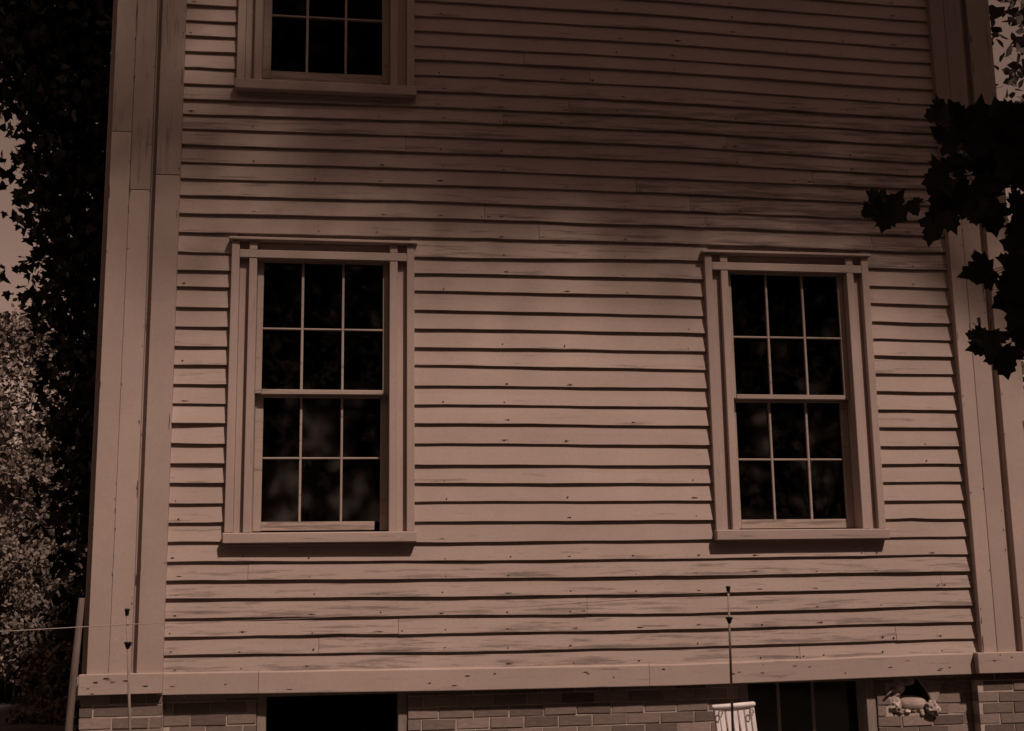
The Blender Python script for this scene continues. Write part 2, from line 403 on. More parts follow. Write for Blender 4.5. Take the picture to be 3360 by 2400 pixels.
# ---- dents, splits and nail holes in the trim
V, Fc = [], []
def mark(x, y, z, rx, rz):
    o = len(V); k = 9
    for q in range(k):
        t = 2*PI*q/k; V.append((x+rx*math.cos(t)*random.uniform(.5, 1.3), y, z+rz*math.sin(t)*random.uniform(.5, 1.3)))
    V.append((x, y-.0003, z)); Fc.extend([(o+q, o+(q+1) % k, o+k) for q in range(k)])
for xs_ in ((-.756, -.635, -.628, -.512, -.476, -.336), (4.85, 4.94, 5.06, 5.13, 5.27)):
    for x in xs_:
        for q in range(13):
            z = random.uniform(.18, 4.8); mark(x+random.uniform(-.004, .004), -.0648, z, random.uniform(.0015, .0045), random.uniform(.003, .012) if random.random() < .75 else random.uniform(.02, .07))
for q in range(24):
    x = random.uniform(-.3, 4.8); mark(x, -.0382, random.uniform(.02, .105), random.uniform(.004, .022), random.uniform(.0015, .004))
for q in range(14): mark(random.choice([random.uniform(-.78, -.34), random.uniform(4.84, 5.3)]), -.0908, random.uniform(.03, .13), random.uniform(.004, .02), random.uniform(.0015, .004))
o = mesh_obj('trim_blemishes', V, Fc, 'nail', house); o['kind'] = 'stuff'

# ---- sash windows
def window(x0, z0, name_rail_short=False, up=0.):
    """x0, z0: lower left corner of the casing; each piece is a mesh of its own"""
    w = empty('window', (0, 0, 0), house)
    s = .9935; W = 1.16*s
    def bx(nm, a, c, y0, y1, z1, z2, mat='trim_z', bev=.003, jit=.0012, wear=.4):
        o = box(nm, x0+a*s, x0+c*s, y0, y1, z0+z1, z0+z2, mat, w, bev, jit); o['wear'] = wear; return o
    H = 1.835                                             # to the underside of the head cap
    bx('casing', 0, .050, -.050, .011, .0, H); bx('casing', 1.110, 1.16, -.050, .011, .0, H)
    bx('channel_board', .0505, .1095, -.008, .0115, .0, H); bx('channel_board', 1.0505, 1.1095, -.008, .0115, .0, H)
    bx('channel_board', .110, 1.050, .004, .0112, 1.72, H, 'trim_x')
    bx('head_cap', -.018, 1.178, -.072, .006, H+.0005, H+.020, 'trim_x', .004)
    bx('blind_stop', .110, .160, -.048, .13, .0, 1.722); bx('blind_stop', 1.000, 1.050, -.048, .13, .0, 1.722)
    bx('blind_stop', .110, .160, -.047, .0105, 1.777, H-.001); bx('blind_stop', 1.000, 1.050, -.047, .0105, 1.777, H-.001)
    bx('cross_bar', .0505, 1.1095, -.051, -.016, 1.7225, 1.7755, 'trim_x')
    bx('sill', -.008, 1.172, -.078, .14, -.068, -.0005, 'trim_x', .006, .0015, .6)
    bx('sill_apron', .01, 1.15, -.02, .0115, -.085, -.069, 'trim_x', .002)
    yu, yl = .017, .072
    # upper sash
    sb = lambda nm, a, c, y, d, z1, z2, wear=.5: bx(nm, a, c, y, y+d, z1+up, z2+up, 'sash', .0025, .0009, wear)
    sb('sash_stile', .161, .200, yu, .038, .866, 1.765); sb('sash_stile', .960, .999, yu, .038, .866, 1.765)
    sb('top_rail', .2005, .9595, yu+.001, .036, 1.716, 1.764); sb('meeting_rail', .2005, .9595, yu-.004, .042, .862, .892)
    mu = [.448, .705]
    for c in mu: sb('muntin', c-.0075, c+.0075, yu+.004, .028, .8925, 1.7155)
    segs = [(.2005, mu[0]-.008), (mu[0]+.008, mu[1]-.008), (mu[1]+.008, .9595)]
    for a, c in segs: sb('muntin', a, c, yu+.003, .028, 1.276, 1.288)
    # lower sash
    sb('sash_stile', .161, .212, yl, .038, .012, .885); sb('sash_stile', .950, .999, yl, .038, .012, .885)
    sb('meeting_rail', .2125, .9495, yl+.001, .036, .850, .884)
    sb('bottom_rail', .2125, .915 if name_rail_short else .9495, yl-.002, .040, (.016 if name_rail_short else .012)-up, .070, .9)
    for c in mu: sb('muntin', c-.0075, c+.0075, yl+.004, .028, .0705, .8495)
    segl = [(.2125, mu[0]-.008), (mu[0]+.008, mu[1]-.008), (mu[1]+.008, .9495)]
    for a, c in segl: sb('muntin', a, c, yl+.003, .028, .460, .472)
    for (rows, y, sg) in (([(.8925, 1.276), (1.288, 1.7155)], yu+.020, segs), ([(.0705, .460), (.472, .8495)], yl+.020, segl)):
        for (za, zb) in rows:
            for (a, c) in sg:
                xa, xb = x0+(a-.004)*s, x0+(c+.004)*s; za_, zb_ = z0+za-.003+up, z0+zb+.003+up
                t1, t2 = random.uniform(-.003, .003), random.uniform(-.004, .004); th = .003
                V = [(xa, y-t1-t2, za_), (xb, y+t1-t2, za_), (xb, y+t1+t2, zb_), (xa, y-t1+t2, zb_)]
                mesh_obj('pane', V, [(0, 1, 2, 3)], 'glass', w)
    return w
window(sx(.0, -.05), sz(.957, -.05), True)
window(sx(3.1075, -.05), sz(.950, -.05))
window(sx(.0, -.05), 3.866, False, .055)

# ---- brick foundation
FY = .05
fnd = empty('foundation', (0, 0, 0), house)
bm = bmesh.new()
def brick_mesh(seed):
    rnd = random.Random(seed); bm_ = bmesh.new()
    bmesh.ops.create_cube(bm_, size=1)
    for v in bm_.verts: v.co = Vector((v.co.x, v.co.y, v.co.z))
    bmesh.ops.bevel(bm_, geom=list(bm_.edges), offset=.02, segments=1, affect='EDGES')
    for v in bm_.verts: v.co += Vector((rnd.uniform(-.008, .008), rnd.uniform(-.02, .02), rnd.uniform(-.03, .03)))
    me = bpy.data.meshes.new('brick'); bm_.to_mesh(me); bm_.free(); me.materials.append(MT['brick']); return me
BM = [brick_mesh(s) for s in range(6)]
def brick(x0, x1, zc, yfront, depth=.09, h=.0605):
    o = bpy.data.objects.new('brick', random.choice(BM)); link(o, fnd)
    o.location = ((x0+x1)/2, yfront+depth/2+random.uniform(-.002, .003), zc+random.uniform(-.0015, .0015))
    o.scale = (x1-x0, depth, h*random.uniform(.95, 1.03)); o.rotation_euler = (0, random.uniform(-.006, .006), random.uniform(-.01, .01))
PITCH = .0683
rows = [-.012-PITCH*.5-.031-PITCH*k+PITCH for k in range(7)]          # joint near z = -0.116
def clear(x0, x1, holes):
    spans = [(x0, x1)]
    for a, c in holes:
        ns = []
        for p, q in spans:
            if c <= p or a >= q: ns.append((p, q)); continue
            if a-p > .03: ns.append((p, a))
            if q-c > .03: ns.append((c, q))
        spans = ns
    return spans
def course(xa, xb, z, yf, off, holes=()):
    x = xa-off
    while x < xb:
        ln = .206+random.uniform(-.006, .006); a, c = max(x, xa), min(x+ln, xb)
        if c-a > .03:
            for p, q in clear(a, c, holes):
                if q-p > .035: brick(p, q, z, yf)
        x += ln+.0075
for r, z in enumerate(rows):
    off = (.107 if r % 2 else 0)+random.uniform(-.012, .012)
    holes = [(.214, 1.122), (3.228, 4.150)]
    if z > -.215: holes.append((4.245+random.uniform(-.02, .02), 4.545+random.uniform(-.03, .02)))
    course(-.325, 4.80, z, FY, off+.06, holes)
    course(-.792, -.327, z+.004, -.036, off+.03); course(4.803, 5.325, z+.006, -.036, off+.07)
# mortar bed the bricks sit in, pierced by the two cellar openings and the broken hole
bm = bmesh.new()
for (a, c, z0_, z1_) in ((-.325, .214, GZ-.1, .03), (.214, 1.122, GZ-.1, -.60), (1.122, 3.228, GZ-.1, .03), (3.228, 4.150, GZ-.1, -.60),
                         (4.150, 4.245, GZ-.1, .03), (4.245, 4.545, GZ-.1, -.238), (4.545, 4.80, GZ-.1, .03)):
    add_box(bm, a, c, FY+.006, FY+.20, z0_, z1_, 0)
add_box(bm, -.785, -.327, -.030, .20, GZ-.1, .021, 0); add_box(bm, 4.806, 5.318, -.030, .20, GZ-.1, .009, 0)
add_box(bm, HX0, HX0+.2, .201, HY1, GZ-.1, -.021, 0); add_box(bm, HX1-.2, HX1, .201, HY1, GZ-.1, -.021, 0)
bm_obj('mortar_bed', bm, 'mortar', fnd)
# lower courses, below the picture
bm = bmesh.new(); z = rows[-1]-PITCH; k = 0
while z > GZ:
    for (xa, xb, yf) in ((-.325, 4.80, FY), (-.792, -.327, -.036), (4.803, 5.325, -.036)):
        x = xa-(.1 if k % 2 else 0)
        while x < xb:
            a, c = max(x, xa), min(x+.2, xb)
            if c-a > .04 and not (yf == FY and z > -.60 and (.18 < (a+c)/2 < 1.15 or 3.2 < (a+c)/2 < 4.18)): add_box(bm, a, c, yf, yf+.08, z-.028, z+.028, .003)
            x += .2125
    z -= PITCH; k += 1
o = bm_obj('lower_bricks', bm, 'brick', fnd); o['kind'] = 'stuff'
# dark cellar behind the openings
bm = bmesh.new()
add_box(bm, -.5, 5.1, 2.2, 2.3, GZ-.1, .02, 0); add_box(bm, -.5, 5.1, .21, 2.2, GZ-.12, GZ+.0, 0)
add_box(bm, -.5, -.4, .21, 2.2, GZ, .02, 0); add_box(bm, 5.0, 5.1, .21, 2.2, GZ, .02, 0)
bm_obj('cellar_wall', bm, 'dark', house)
# cellar window frames
cw = empty('cellar_window', (0, 0, 0), house)
box('jamb', .218, .270, FY+.012, FY+.17, -.60, .005, 'frame_wood', cw, .003, .002); box('jamb', 1.062, 1.118, FY+.015, FY+.17, -.60, .0, 'frame_wood', cw, .003, .002)
box('window_sill', .27, 1.062, FY+.0, FY+.19, -.60, -.55, 'frame_wood', cw, .004)
cw = empty('cellar_window', (0, 0, 0), house)
box('jamb', 3.232, 3.290, FY+.012, FY+.17, -.60, .0, 'frame_wood', cw, .003, .002); box('jamb', 4.082, 4.146, FY+.012, FY+.17, -.60, .0, 'frame_wood', cw, .003, .002)
for x in (3.54, 3.775): box('mullion', x-.010, x+.010, FY+.15, FY+.172, -.55, .005, 'frame_wood', cw, .002, .001)
box('window_sill', 3.29, 4.082, FY+.0, FY+.19, -.60, -.55, 'frame_wood', cw, .004)
for a, c in ((3.29, 3.528), (3.552, 3.763), (3.787, 4.082)):
    mesh_obj('pane', [(a, FY+.161, -.55), (c, FY+.162, -.55), (c, FY+.163, .0), (a, FY+.160, .0)], [(0, 1, 2, 3)], 'glass', cw)

# ---- rubble in the broken place of the foundation
def lump(name, c, r, mat, parent=None, seed=0, rough=.28, sub=3, world_base=False):
    rnd = random.Random(seed); bm = bmesh.new(); bmesh.ops.create_icosphere(bm, subdivisions=sub, radius=1)
    fr = [(Vector((rnd.gauss(0, 1), rnd.gauss(0, 1), rnd.gauss(0, 1)))*(1.2+1.3*k*.5), rnd.uniform(0, 6), rough/(1+k*.5)) for k in range(7)]
    for v in bm.verts:
        d = v.co.copy(); s = 1+sum(a*math.sin(f.dot(d)+p) for f, p, a in fr)*.5+.28*mnoise.noise(d*2.6+Vector((seed*3.1, 0, 0)))+.16*mnoise.noise(d*6+Vector((seed, 5, 0)))
        v.co = Vector((d.x*r[0], d.y*r[1], d.z*r[2]))*s
    o = bm_obj(name, bm, mat, parent, False); o.location = c; return o
def on_base(o, z):
    zs = min(v.co.z for v in o.data.vertices); o.location.z = z-zs-.004
lg = tube('log_piece', [(-.088, 0, 0), (-.06, .004, .004), (0, 0, .006), (.06, -.003, .003), (.092, 0, -.002)], [.040, .052, .055, .053, .043], 'log', None, 14)
lg.location = (4.395, FY+.045, -.185); lg.rotation_euler = (.1, .07, .05)
tag(lg, 'short rounded log piece lying in the broken brick hole', 'log')
st = lump('stone', (4.27, FY+.02, -.2), (.048, .045, .055), 'stone', None, 3); on_base(st, -.238)
tag(st, 'pale crumbled stone beside the log in the broken foundation hole', 'stone')
st2 = lump('stone', (4.298, FY+.025, -.1), (.046, .045, .062), 'stone', None, 8, .35); on_base(st2, -.142)
tag(st2, 'lighter rough stone stacked on the crumbled one, tucked under the skirt board', 'stone')
lump('mortar_lump', (4.52, FY-.012, -.205), (.052, .045, .050), 'stone', fnd, 5, .33)
lump('mortar_lump', (4.31, FY+.04, -.045), (.05, .04, .03), 'stone', fnd, 15, .4)
lump('mortar_lump', (4.385, FY+.05, -.03), (.045, .03, .03), 'stone', fnd, 19, .4)
for q in range(16):
    a = random.uniform(4.24, 4.56); zz = random.choice([-.225, -.215, -.10, -.06, -.03]) if a < 4.34 or a > 4.48 else random.uniform(-.235, -.22)
    r0 = random.uniform(.010, .022); lump('rubble_fragment', (a, FY+random.uniform(-.012, .05), zz), (r0*1.3, r0, r0), 'stone' if q % 3 else 'brick', fnd, 40+q, .4, 2)
V = [(4.435, FY-.005, -.02), (4.60, FY-.004, -.035), (4.585, FY+.004, -.09), (4.56, FY-.012, -.158), (4.52, FY-.012, -.165), (4.495, FY-.006, -.10)]
V += [(x, y+.022, z) for x, y, z in V]
mesh_obj('broken_board', V, [(0, 1, 2, 3, 4, 5), (11, 10, 9, 8, 7, 6)]+[(k, k+6, (k+1) % 6+6, (k+1) % 6) for k in range(6)], 'frame_wood', fnd)
sk = tube('splinter', [(4.20, FY-.02, -.125), (4.25, FY-.012, -.085), (4.30, FY+.0, -.06)], [.006, .010, .008], 'frame_wood', fnd, 6)
# ------------------------------------------------------------------ things in front of the wall
def stake(x_top, x_low, ztop, y, label):
    k = (x_low-x_top)/(ztop+.08)
    X = lambda z: x_top+k*(ztop-z)
    root = tag(empty('fence_stake', (X(GZ), y, GZ)), label, 'stake', 'wire fence stakes')
    loc = lambda z, xo=0: (X(z)-X(GZ)+xo, 0, z-GZ)
    tube('rod', [loc(GZ-.15), loc(0), loc(ztop-.01)], [.0075, .0072, .0058], 'metal', root, 10)
    for zc, rr in ((ztop-.008, .0125), (ztop-.176, .0185)):
        prof = [(.0055, -.030), (.009, -.024), (rr*.92, -.002), (rr*1.15, .001), (rr*1.15, .004), (rr*.9, .008), (.004, .010)]
        V, Fc = [], []; sg = 14; c = loc(zc)
        for r, dz in prof:
            for q in range(sg): t = 2*PI*q/sg; V.append((c[0]+r*math.cos(t), r*math.sin(t), c[2]+dz))
        for a in range(len(prof)-1):
            for q in range(sg): Fc.append((a*sg+q, a*sg+(q+1) % sg, (a+1)*sg+(q+1) % sg, (a+1)*sg+q))
        Fc.append(tuple(range(sg))[::-1]); Fc.append(tuple(range((len(prof)-1)*sg, len(prof)*sg)))
        mesh_obj('insulator', V, Fc, 'insul', root, True)
    return X
SY = -1.0
X1 = stake(-.395, -.357, .525, SY, 'thin metal fence stake with black cone insulators before the corner pilaster')
X2 = stake(2.839, 2.83, .593, SY, 'thin metal fence stake with black cone insulators beside the white chair')
p0 = Vector((-4.2, SY-.1, .40)); p1 = Vector((X1(.445), SY-.007, .446)); p2 = Vector((X2(.56), SY-.007, .562))
pts = [p0.lerp(p1, t/8)+Vector((0, 0, -.03*4*(t/8)*(1-t/8))) for t in range(9)]
pts += [p1.lerp(p2, t/14)+Vector((0, 0, -.022*4*(t/14)*(1-t/14))) for t in range(1, 15)]
tag(tube('fence_wire', pts, [.0026]*9+[.0013]*14, 'wire', None, 6), 'thin taut wire strung between the two metal fence stakes', 'wire')

pl = empty('leaning_pole', (-.864, -.07, GZ))
tag(pl, 'round wooden pole leaning at the house corner beside the brick pier', 'pole')
tube('shaft', [(0, 0, -.1), (.012, .0, .5), (.032, .012, 1.0), (.058, .03, 1.53)], [.0255, .0245, .022, .0175], 'pole', pl, 12)

# white slat-back chair by the foundation
ch = empty('slat_back_chair', (3.145, -.085, GZ))
tag(ch, 'small white slat-back chair standing against the brick foundation', 'chair')
def cbx(nm, x0, x1, y0, y1, z0, z1, lean=0., mat='white', bev=.004, taper=0.):
    bm = bmesh.new(); add_box(bm, x0, x1, y0, y1, z0, z1, bev)
    xc = (x0+x1)/2
    for v in bm.verts:
        if taper: v.co.x = xc+(v.co.x-xc)*(1-taper*max(0, .80-v.co.z)/.36)
        v.co.x -= lean*(v.co.z-.8); v.co.y += .05*max(0, v.co.z-.42)
    return bm_obj(nm, bm, mat, ch)
LN = .085
for x in (-.118, .124): cbx('back_post', x-.014, x+.014, -.012, .014, .0, .805, LN)
tube('top_rail', [(-.146, .012, .803), (-.14, .010, .803), (.0, .006, .808), (.134, .010, .813), (.142, .012, .813)], [.008, .0145, .0145, .0155, .012], 'white', ch, 12)
for k in range(5): x = -.082+k*.0425; cbx('slat', x-.0195, x+.0195, -.006, .006, .445, .800, LN, 'white', .005, .45)
cbx('lower_rail', -.13, .135, -.011, .012, .42, .445, LN); cbx('seat', -.10, .19, -.32, -.013, .37, .395, 0, 'white', .008)
for x in (-.08, .17): cbx('front_leg', x-.013, x+.013, -.305, -.28, .0, .369)
for x in (-.07, .165): cbx('stretcher', x-.008, x+.008, -.28, -.012, .15, .17)
for s_ in (-1, 1):                                                 # scroll brackets under the rail ends
    pts_ = [(s_*.104+.016*math.cos(a)*(1-a/14), -.018, .762+.028*math.sin(a)*(1-a/14)) for a in [q*.6 for q in range(12)]]
    tube('scroll_bracket', pts_, .0035, 'metal', ch, 6)
ch.rotation_euler = (0, 0, .10)

# ------------------------------------------------------------------ leaves and trees
half = [(0, 0), (.10, -.06), (.28, -.11), (.25, .0), (.50, .06), (.43, .16), (.64, .33), (.50, .37), (.47, .46), (.30, .44), (.33, .58), (.24, .62), (.25, .75), (.12, .77), (0, 1.0)]
OUT = half+[(-x, y) for x, y in half[-2:0:-1]]
half2 = [(0, 0), (.30, -.06), (.30, .14), (.56, .36), (.27, .42), (.20, .66), (0, 1.0)]
OUT2 = np.array(half2+[(-x, y) for x, y in half2[-2:0:-1]])
DIA = np.array([(0, 0), (.30, .38), (.22, .72), (0, 1.0), (-.22, .72), (-.30, .38)])
def leaves_mesh(name, pos, size, mat, parent, outline=OUT2, droop=.5, facing=None, kind='stuff'):
    n_ = len(pos); k = len(outline)
    d = RNG.normal(size=(n_, 3)); d[:, 2] -= droop; d /= np.linalg.norm(d, axis=1)[:, None]          # tip direction
    nn = RNG.normal(size=(n_, 3)); nn[:, 2] += .6
    r = np.cross(d, nn); r /= np.linalg.norm(r, axis=1)[:, None]; nn = np.cross(r, d)
    sz_ = size*RNG.uniform(.65, 1.2, n_)
    ox, oy = outline[:, 0], outline[:, 1]-.4
    fold = .25*np.abs(ox)
    V = pos[:, None, :] + sz_[:, None, None]*(ox[None, :, None]*r[:, None, :]+oy[None, :, None]*d[:, None, :]+fold[None, :, None]*nn[:, None, :])
    me = bpy.data.meshes.new(name); me.vertices.add(n_*k); me.loops.add(n_*k); me.polygons.add(n_)
    me.vertices.foreach_set('co', V.reshape(-1).astype(np.float32))
    me.loops.foreach_set('vertex_index', np.arange(n_*k, dtype=np.int32))
    me.polygons.foreach_set('loop_start', np.arange(0, n_*k, k, dtype=np.int32))
    me.update(calc_edges=True); me.validate(); me.materials.append(MT[mat])
    o = bpy.data.objects.new(name, me); link(o, parent)
    if kind: o['kind'] = kind
    return o
def trunk_geo(base, top, r0, r1, limbs):
    b0, t0 = Vector(base), Vector(top); pts = [b0.lerp(t0, k/6)+Vector((random.uniform(-1, 1), random.uniform(-1, 1), 0))*.05*(k > 0) for k in range(7)]
    parts = [tube_geo(pts, [r0*(1.25 if k == 0 else 1)*(1-k/6)+r1*k/6 for k in range(7)], 10)]
    for (a, e, r) in limbs:
        a, e = Vector(a), Vector(e); mid = a.lerp(e, .5)+Vector((0, 0, .12*(e-a).length))
        parts.append(tube_geo([a, a.lerp(mid, .5)+Vector((random.uniform(-.05, .05),)*3), mid, mid.lerp(e, .5), e], [r, r*.8, r*.6, r*.42, r*.2], 7))
    return join_geo(parts)
def clusters(centers, per, spread):
    out_ = []
    for c in centers:
        k = int(per*RNG.uniform(.6, 1.4)); out_.append(np.array(c)+RNG.normal(size=(k, 3))*np.array(spread))
    return np.concatenate(out_)

# -- dark maple behind the house corner
t = tag(empty('maple_tree', (-1.3, 5.2, GZ)), 'tall dark maple rising behind the left corner pilaster, seen against the sky', 'tree')
inv = Vector((1.3, -5.2, -GZ))
def sight(px, py, y):
    d = F_+(px-1680)/4000*R_-(py-1200)/4000*U_; k = (y-CAM[1])/d.y; return Vector(CAM)+k*d
cen = []
while len(cen) < 640:                                            # crown outline: ragged on the yard side, dense by the house
    px, py, y = RNG.uniform(-320, 420), RNG.uniform(-700, 2450), RNG.uniform(3.2, 5.6)
    edge = np.interp(py, [-400, 0, 300, 450, 650, 1000, 1060, 1300, 1500, 1650, 1850, 2100, 2400], [-320, -150, -30, 30, 80, 130, 190, 225, 240, 170, 250, 245, 290])
    if px < edge+RNG.exponential(28 if py > 700 else 110)+12: continue
    p = sight(px, py, y)
    if p.z < -.7: continue
    cen.append((p.x, p.y, p.z))
pos = clusters(cen, 30, (.17, .22, .14))
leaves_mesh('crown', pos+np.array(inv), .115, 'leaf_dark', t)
lim_ = [((0, 0, 2+k*.8), (random.uniform(-1.4, 1.2), random.uniform(-1.5, 1.5), 3.2+k*.95), .05) for k in range(8)]
V, Fc = trunk_geo((0, 0, -.2), (.2, .1, 10.5), .22, .05, lim_); mesh_obj('trunk', V, Fc, 'bark', t, True)

# -- lit shrubs and small trees in the side yard
def shrub(x, y, h, rx, n_, label, size=.075, mat='leaf_shrub', nm='shrub', grp='shrubs in the side yard'):
    t = tag(empty(nm, (x, y, GZ)), label, 'shrub' if nm == 'shrub' else 'tree', grp)
    cs = []
    for _ in range(int(n_/85)):
        a = RNG.uniform(0, 2*PI); q = RNG.uniform(.25, 1)**.5; zz = RNG.uniform(.06, 1)
        w = rx*(.55+.6*math.sin(PI*min(1, zz*.9+.1)))*(1.0 if zz < .75 else 1-(zz-.75)*2.2)
        cs.append((math.cos(a)*q*w, math.sin(a)*q*w, zz*h))
    leaves_mesh('foliage', clusters(cs, 85, (.13*rx, .13*rx, .08*rx+.02)), size, mat, t, DIA, .1)
    st = []
    for k in range(6):
        a = k*1.05; e = (math.cos(a)*rx*.6, math.sin(a)*rx*.6, h*random.uniform(.6, .85))
        st.append(tube_geo([(math.cos(a)*.05, math.sin(a)*.05, -.1), (e[0]*.4, e[1]*.4, e[2]*.5), e], [.03, .02, .006], 6))
    V, Fc = join_geo(st); mesh_obj('stems', V, Fc, 'bark', t, True)
shrub(-5.0, 15.0, 6.3, 1.75, 20000, 'tall leafy tree-like shrub filling the side yard below the sky', .11)
shrub(-4.2, 13.2, 4.0, .80, 8500, 'upright sunlit shrub in front of the tall leafy one', .09)
shrub(-4.15, 12.0, 2.3, .95, 9000, 'rounded pale shrub low beside the leaning pole', .085)
shrub(-3.35, 11.8, 1.7, .55, 4200, 'small round shrub at the foot of the dark maple', .085)
shrub(-5.5, 12.6, 2.7, .9, 5000, 'wide shrub at the outer end of the side yard', .09)
shrub(-2.75, 8.6, .75, .50, 2600, 'low shaded bush behind the leaning pole', .075)
for i, (x, y, h, r, lb) in enumerate(((-9.0, 22.5, 6.6, 3.2, 'broad dark tree far behind the side yard shrubs'), (-5.2, 24.5, 6.0, 3.0, 'low dark tree far behind the dark maple'),
                          (11.0, 10.0, 13.0, 3.0, 'dark tree standing behind the far house corner'))):
    shrub(x, y, h, r, 7000, lb, .24, 'leaf_far', 'background_tree', 'trees behind the house')

# -- maple at the right whose bough hangs before the wall; its unseen crown is shaped to darken the upper wall
t = empty('maple_tree', (9.6, -4.6, GZ))
tag(t, 'near maple whose dark bough of big lobed leaves hangs before the right pilaster', 'tree')
inv = Vector((-9.6, 4.6, -GZ))
def wall_hit(P): D = -P[:, 1]; return P[:, 0]-SUN.x/-SUN.y*D, P[:, 2]-SUN.z/-SUN.y*D
def shade_depth(wx, wz):                                         # crown density, set by the shade wanted on each place of the wall
    k = np.interp(wx, [-1.5, .0, 1.2, 2.4, 5.5, 9], [.26, .42, .95, 2.1, 2.6, 1.8])
    return min(3.2, k*max(0, wz-np.interp(wx, [0, 2, 5], [3.0, 2.85, 2.75])))
cen = []
while len(cen) < 860:
    D = RNG.uniform(6.0, 9.5); wx = RNG.uniform(-1.5, 8.5); wz = RNG.uniform(2.7, 7.2)
    if RNG.uniform(0, 3.2) > shade_depth(wx, wz): continue
    cen.append((wx+SUN.x/-SUN.y*D, -D, wz+SUN.z/-SUN.y*D))
pos = clusters(cen, 28, (.36, .36, .26))
# lower layer: added out of view to shade the hanging bough, clear of the wall
low = clusters([(RNG.uniform(3.7, 8.5), RNG.uniform(-5.6, -3.7), RNG.uniform(3.9, 6.0)) for _ in range(150)], 46, (.28, .28, .16))
wx, wz = wall_hit(low); low = low[(wz < -1.25) | ((wz < -.62) & (wx < 2.08))]
wx, wz = wall_hit(pos); pos = pos[wz > 2.65]
thin = []                                                       # loose unseen leaves added to grade the shade down the wall
while len(thin) < 820:
    D = RNG.uniform(6.0, 9.5); wx = RNG.uniform(-1.5, 6.5); wz = RNG.uniform(1.7, 3.8)
    if RNG.uniform() > ((wz-1.7)/2.0)**1.4*np.interp(wx, [2, 5], [1, .6]): continue
    thin.append((wx+SUN.x/-SUN.y*D, -D, wz+SUN.z/-SUN.y*D))
pos = np.concatenate([pos, np.array(thin)])
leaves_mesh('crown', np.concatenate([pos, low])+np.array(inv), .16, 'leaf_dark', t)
top = []                                                        # high leaves added out of view to block sky light from the wall
while len(top) < 210:
    D = RNG.uniform(4.5, 10.5); wx = RNG.uniform(-3.5, 12); wz = RNG.uniform(7.0, 13)
    top.append((wx+SUN.x/-SUN.y*D, -D, wz+SUN.z/-SUN.y*D))
leaves_mesh('sky_block_leaves', clusters(top, 30, (.55, .55, .4))+np.array(inv), .30, 'leaf_dark', t)
limbs = [((-.1, 0, 4.6), (-5.2, .6, 5.6), .10), ((0, 0, 5.5), (-4.0, -.4, 6.2), .09), ((0, 0, 9), (-5.0, -2.5, 14.5), .12), ((0, 0, 10), (-3.2, -3.5, 16), .10), ((.1, 0, 11), (-1, -3, 17), .09), ((0, 0, 8), (2.5, -4, 15), .1)]
V, Fc = trunk_geo((0, 0, -.2), (-.3, -.8, 16), .34, .08, limbs); mesh_obj('trunk', V, Fc, 'bark', t, True)
# the hanging bough
def ray(px, py, y):
    d = F_+(px-1680)/4000*R_-(py-1200)/4000*U_; k = (y-CAM[1])/d.y; return Vector(CAM)+k*d
BY = -2.6
def bough(name, pl_, rad):
    pts_ = [ray(px, py, y)+inv for px, py, y in pl_]; return tube(name, pts_, rad, 'bark', t, 6)
tip = Vector((4.4, -4.0, 4.65))
b0 = [tip+inv, ray(3500, 120, -3.0)+inv, ray(3330, 420, BY)+inv, ray(3320, 620, BY)+inv, ray(3350, 800, BY)+inv, ray(3372, 1050, BY)+inv]
tube('bough', b0, [.022, .014, .0075, .006, .005, .003], 'bark', t, 7)
bough('twig', [(3328, 560, BY), (3240, 560, BY-.05), (3150, 585, BY-.1), (3060, 655, BY-.1), (2960, 680, BY-.1)], [.005, .004, .0035, .003, .002])
bough('twig', [(3355, 830, BY), (3300, 880, BY-.04), (3250, 898, BY-.1)], [.004, .003, .002])
bough('twig', [(3372, 1040, BY), (3310, 1090, BY-.04), (3230, 1085, BY-.05), (3190, 1060, BY-.06)], [.004, .003, .002, .0015])
bough('twig', [(3330, 420, BY), (3230, 430, BY-.05), (3120, 470, BY-.1)], [.005, .004, .002])
def leaf_mesh(seed):
    rnd = random.Random(seed); V = [(0, .33, -.02)]
    for x, y in OUT: V.append((x*rnd.uniform(.9, 1.1), y*rnd.uniform(.94, 1.06), .16*abs(x)+.10*(y-.3)**2*rnd.uniform(-1, 1.5)+rnd.uniform(-.03, .03)))
    k = len(OUT); Fc = [(0, q+1, (q+1) % k+1) for q in range(k)]
    o = len(V); w = .012                                           # petiole
    V += [(-w, .02, .0), (w, .02, .0), (w*.8, -.42, .06), (-w*.8, -.42, .06), (0, .0, .02), (0, -.42, .08)]
    Fc += [(o, o+1, o+2, o+3), (o+1, o+4, o+5, o+2), (o+4, o, o+3, o+5)]
    me = bpy.data.meshes.new('leaf'); me.from_pydata(V, [], Fc); me.update(); me.polygons.foreach_set('use_smooth', [True]*len(me.polygons)); me.materials.append(MT['leaf_dark']); return me
LM = [leaf_mesh(s) for s in range(6)]
def leaf(px, py, size, ang, tilt=0., roll=0., dy=0.):
    """px, py: middle of the blade; ang: direction of the tip, degrees, 0 = right, 90 = up"""
    c = ray(px, py, BY-.08+dy); s = size/4000*5.0
    a = math.radians(ang); d = math.cos(a)*R_+math.sin(a)*U_; nrm = -F_
    rr = d.cross(nrm)
    m3 = Matrix((rr, d, nrm)).transposed()
    m3 = m3 @ Matrix.Rotation(math.radians(tilt), 3, 'X') @ Matrix.Rotation(math.radians(roll), 3, 'Y')
    o = bpy.data.objects.new('leaf', random.choice(LM)); link(o, t)
    mw = m3.to_4x4() @ Matrix.Scale(s, 4) @ Matrix.Translation((0, -.4, 0)); mw.translation = c+inv - (m3 @ Vector((0, .4*s, 0)))
    o.matrix_local = mw
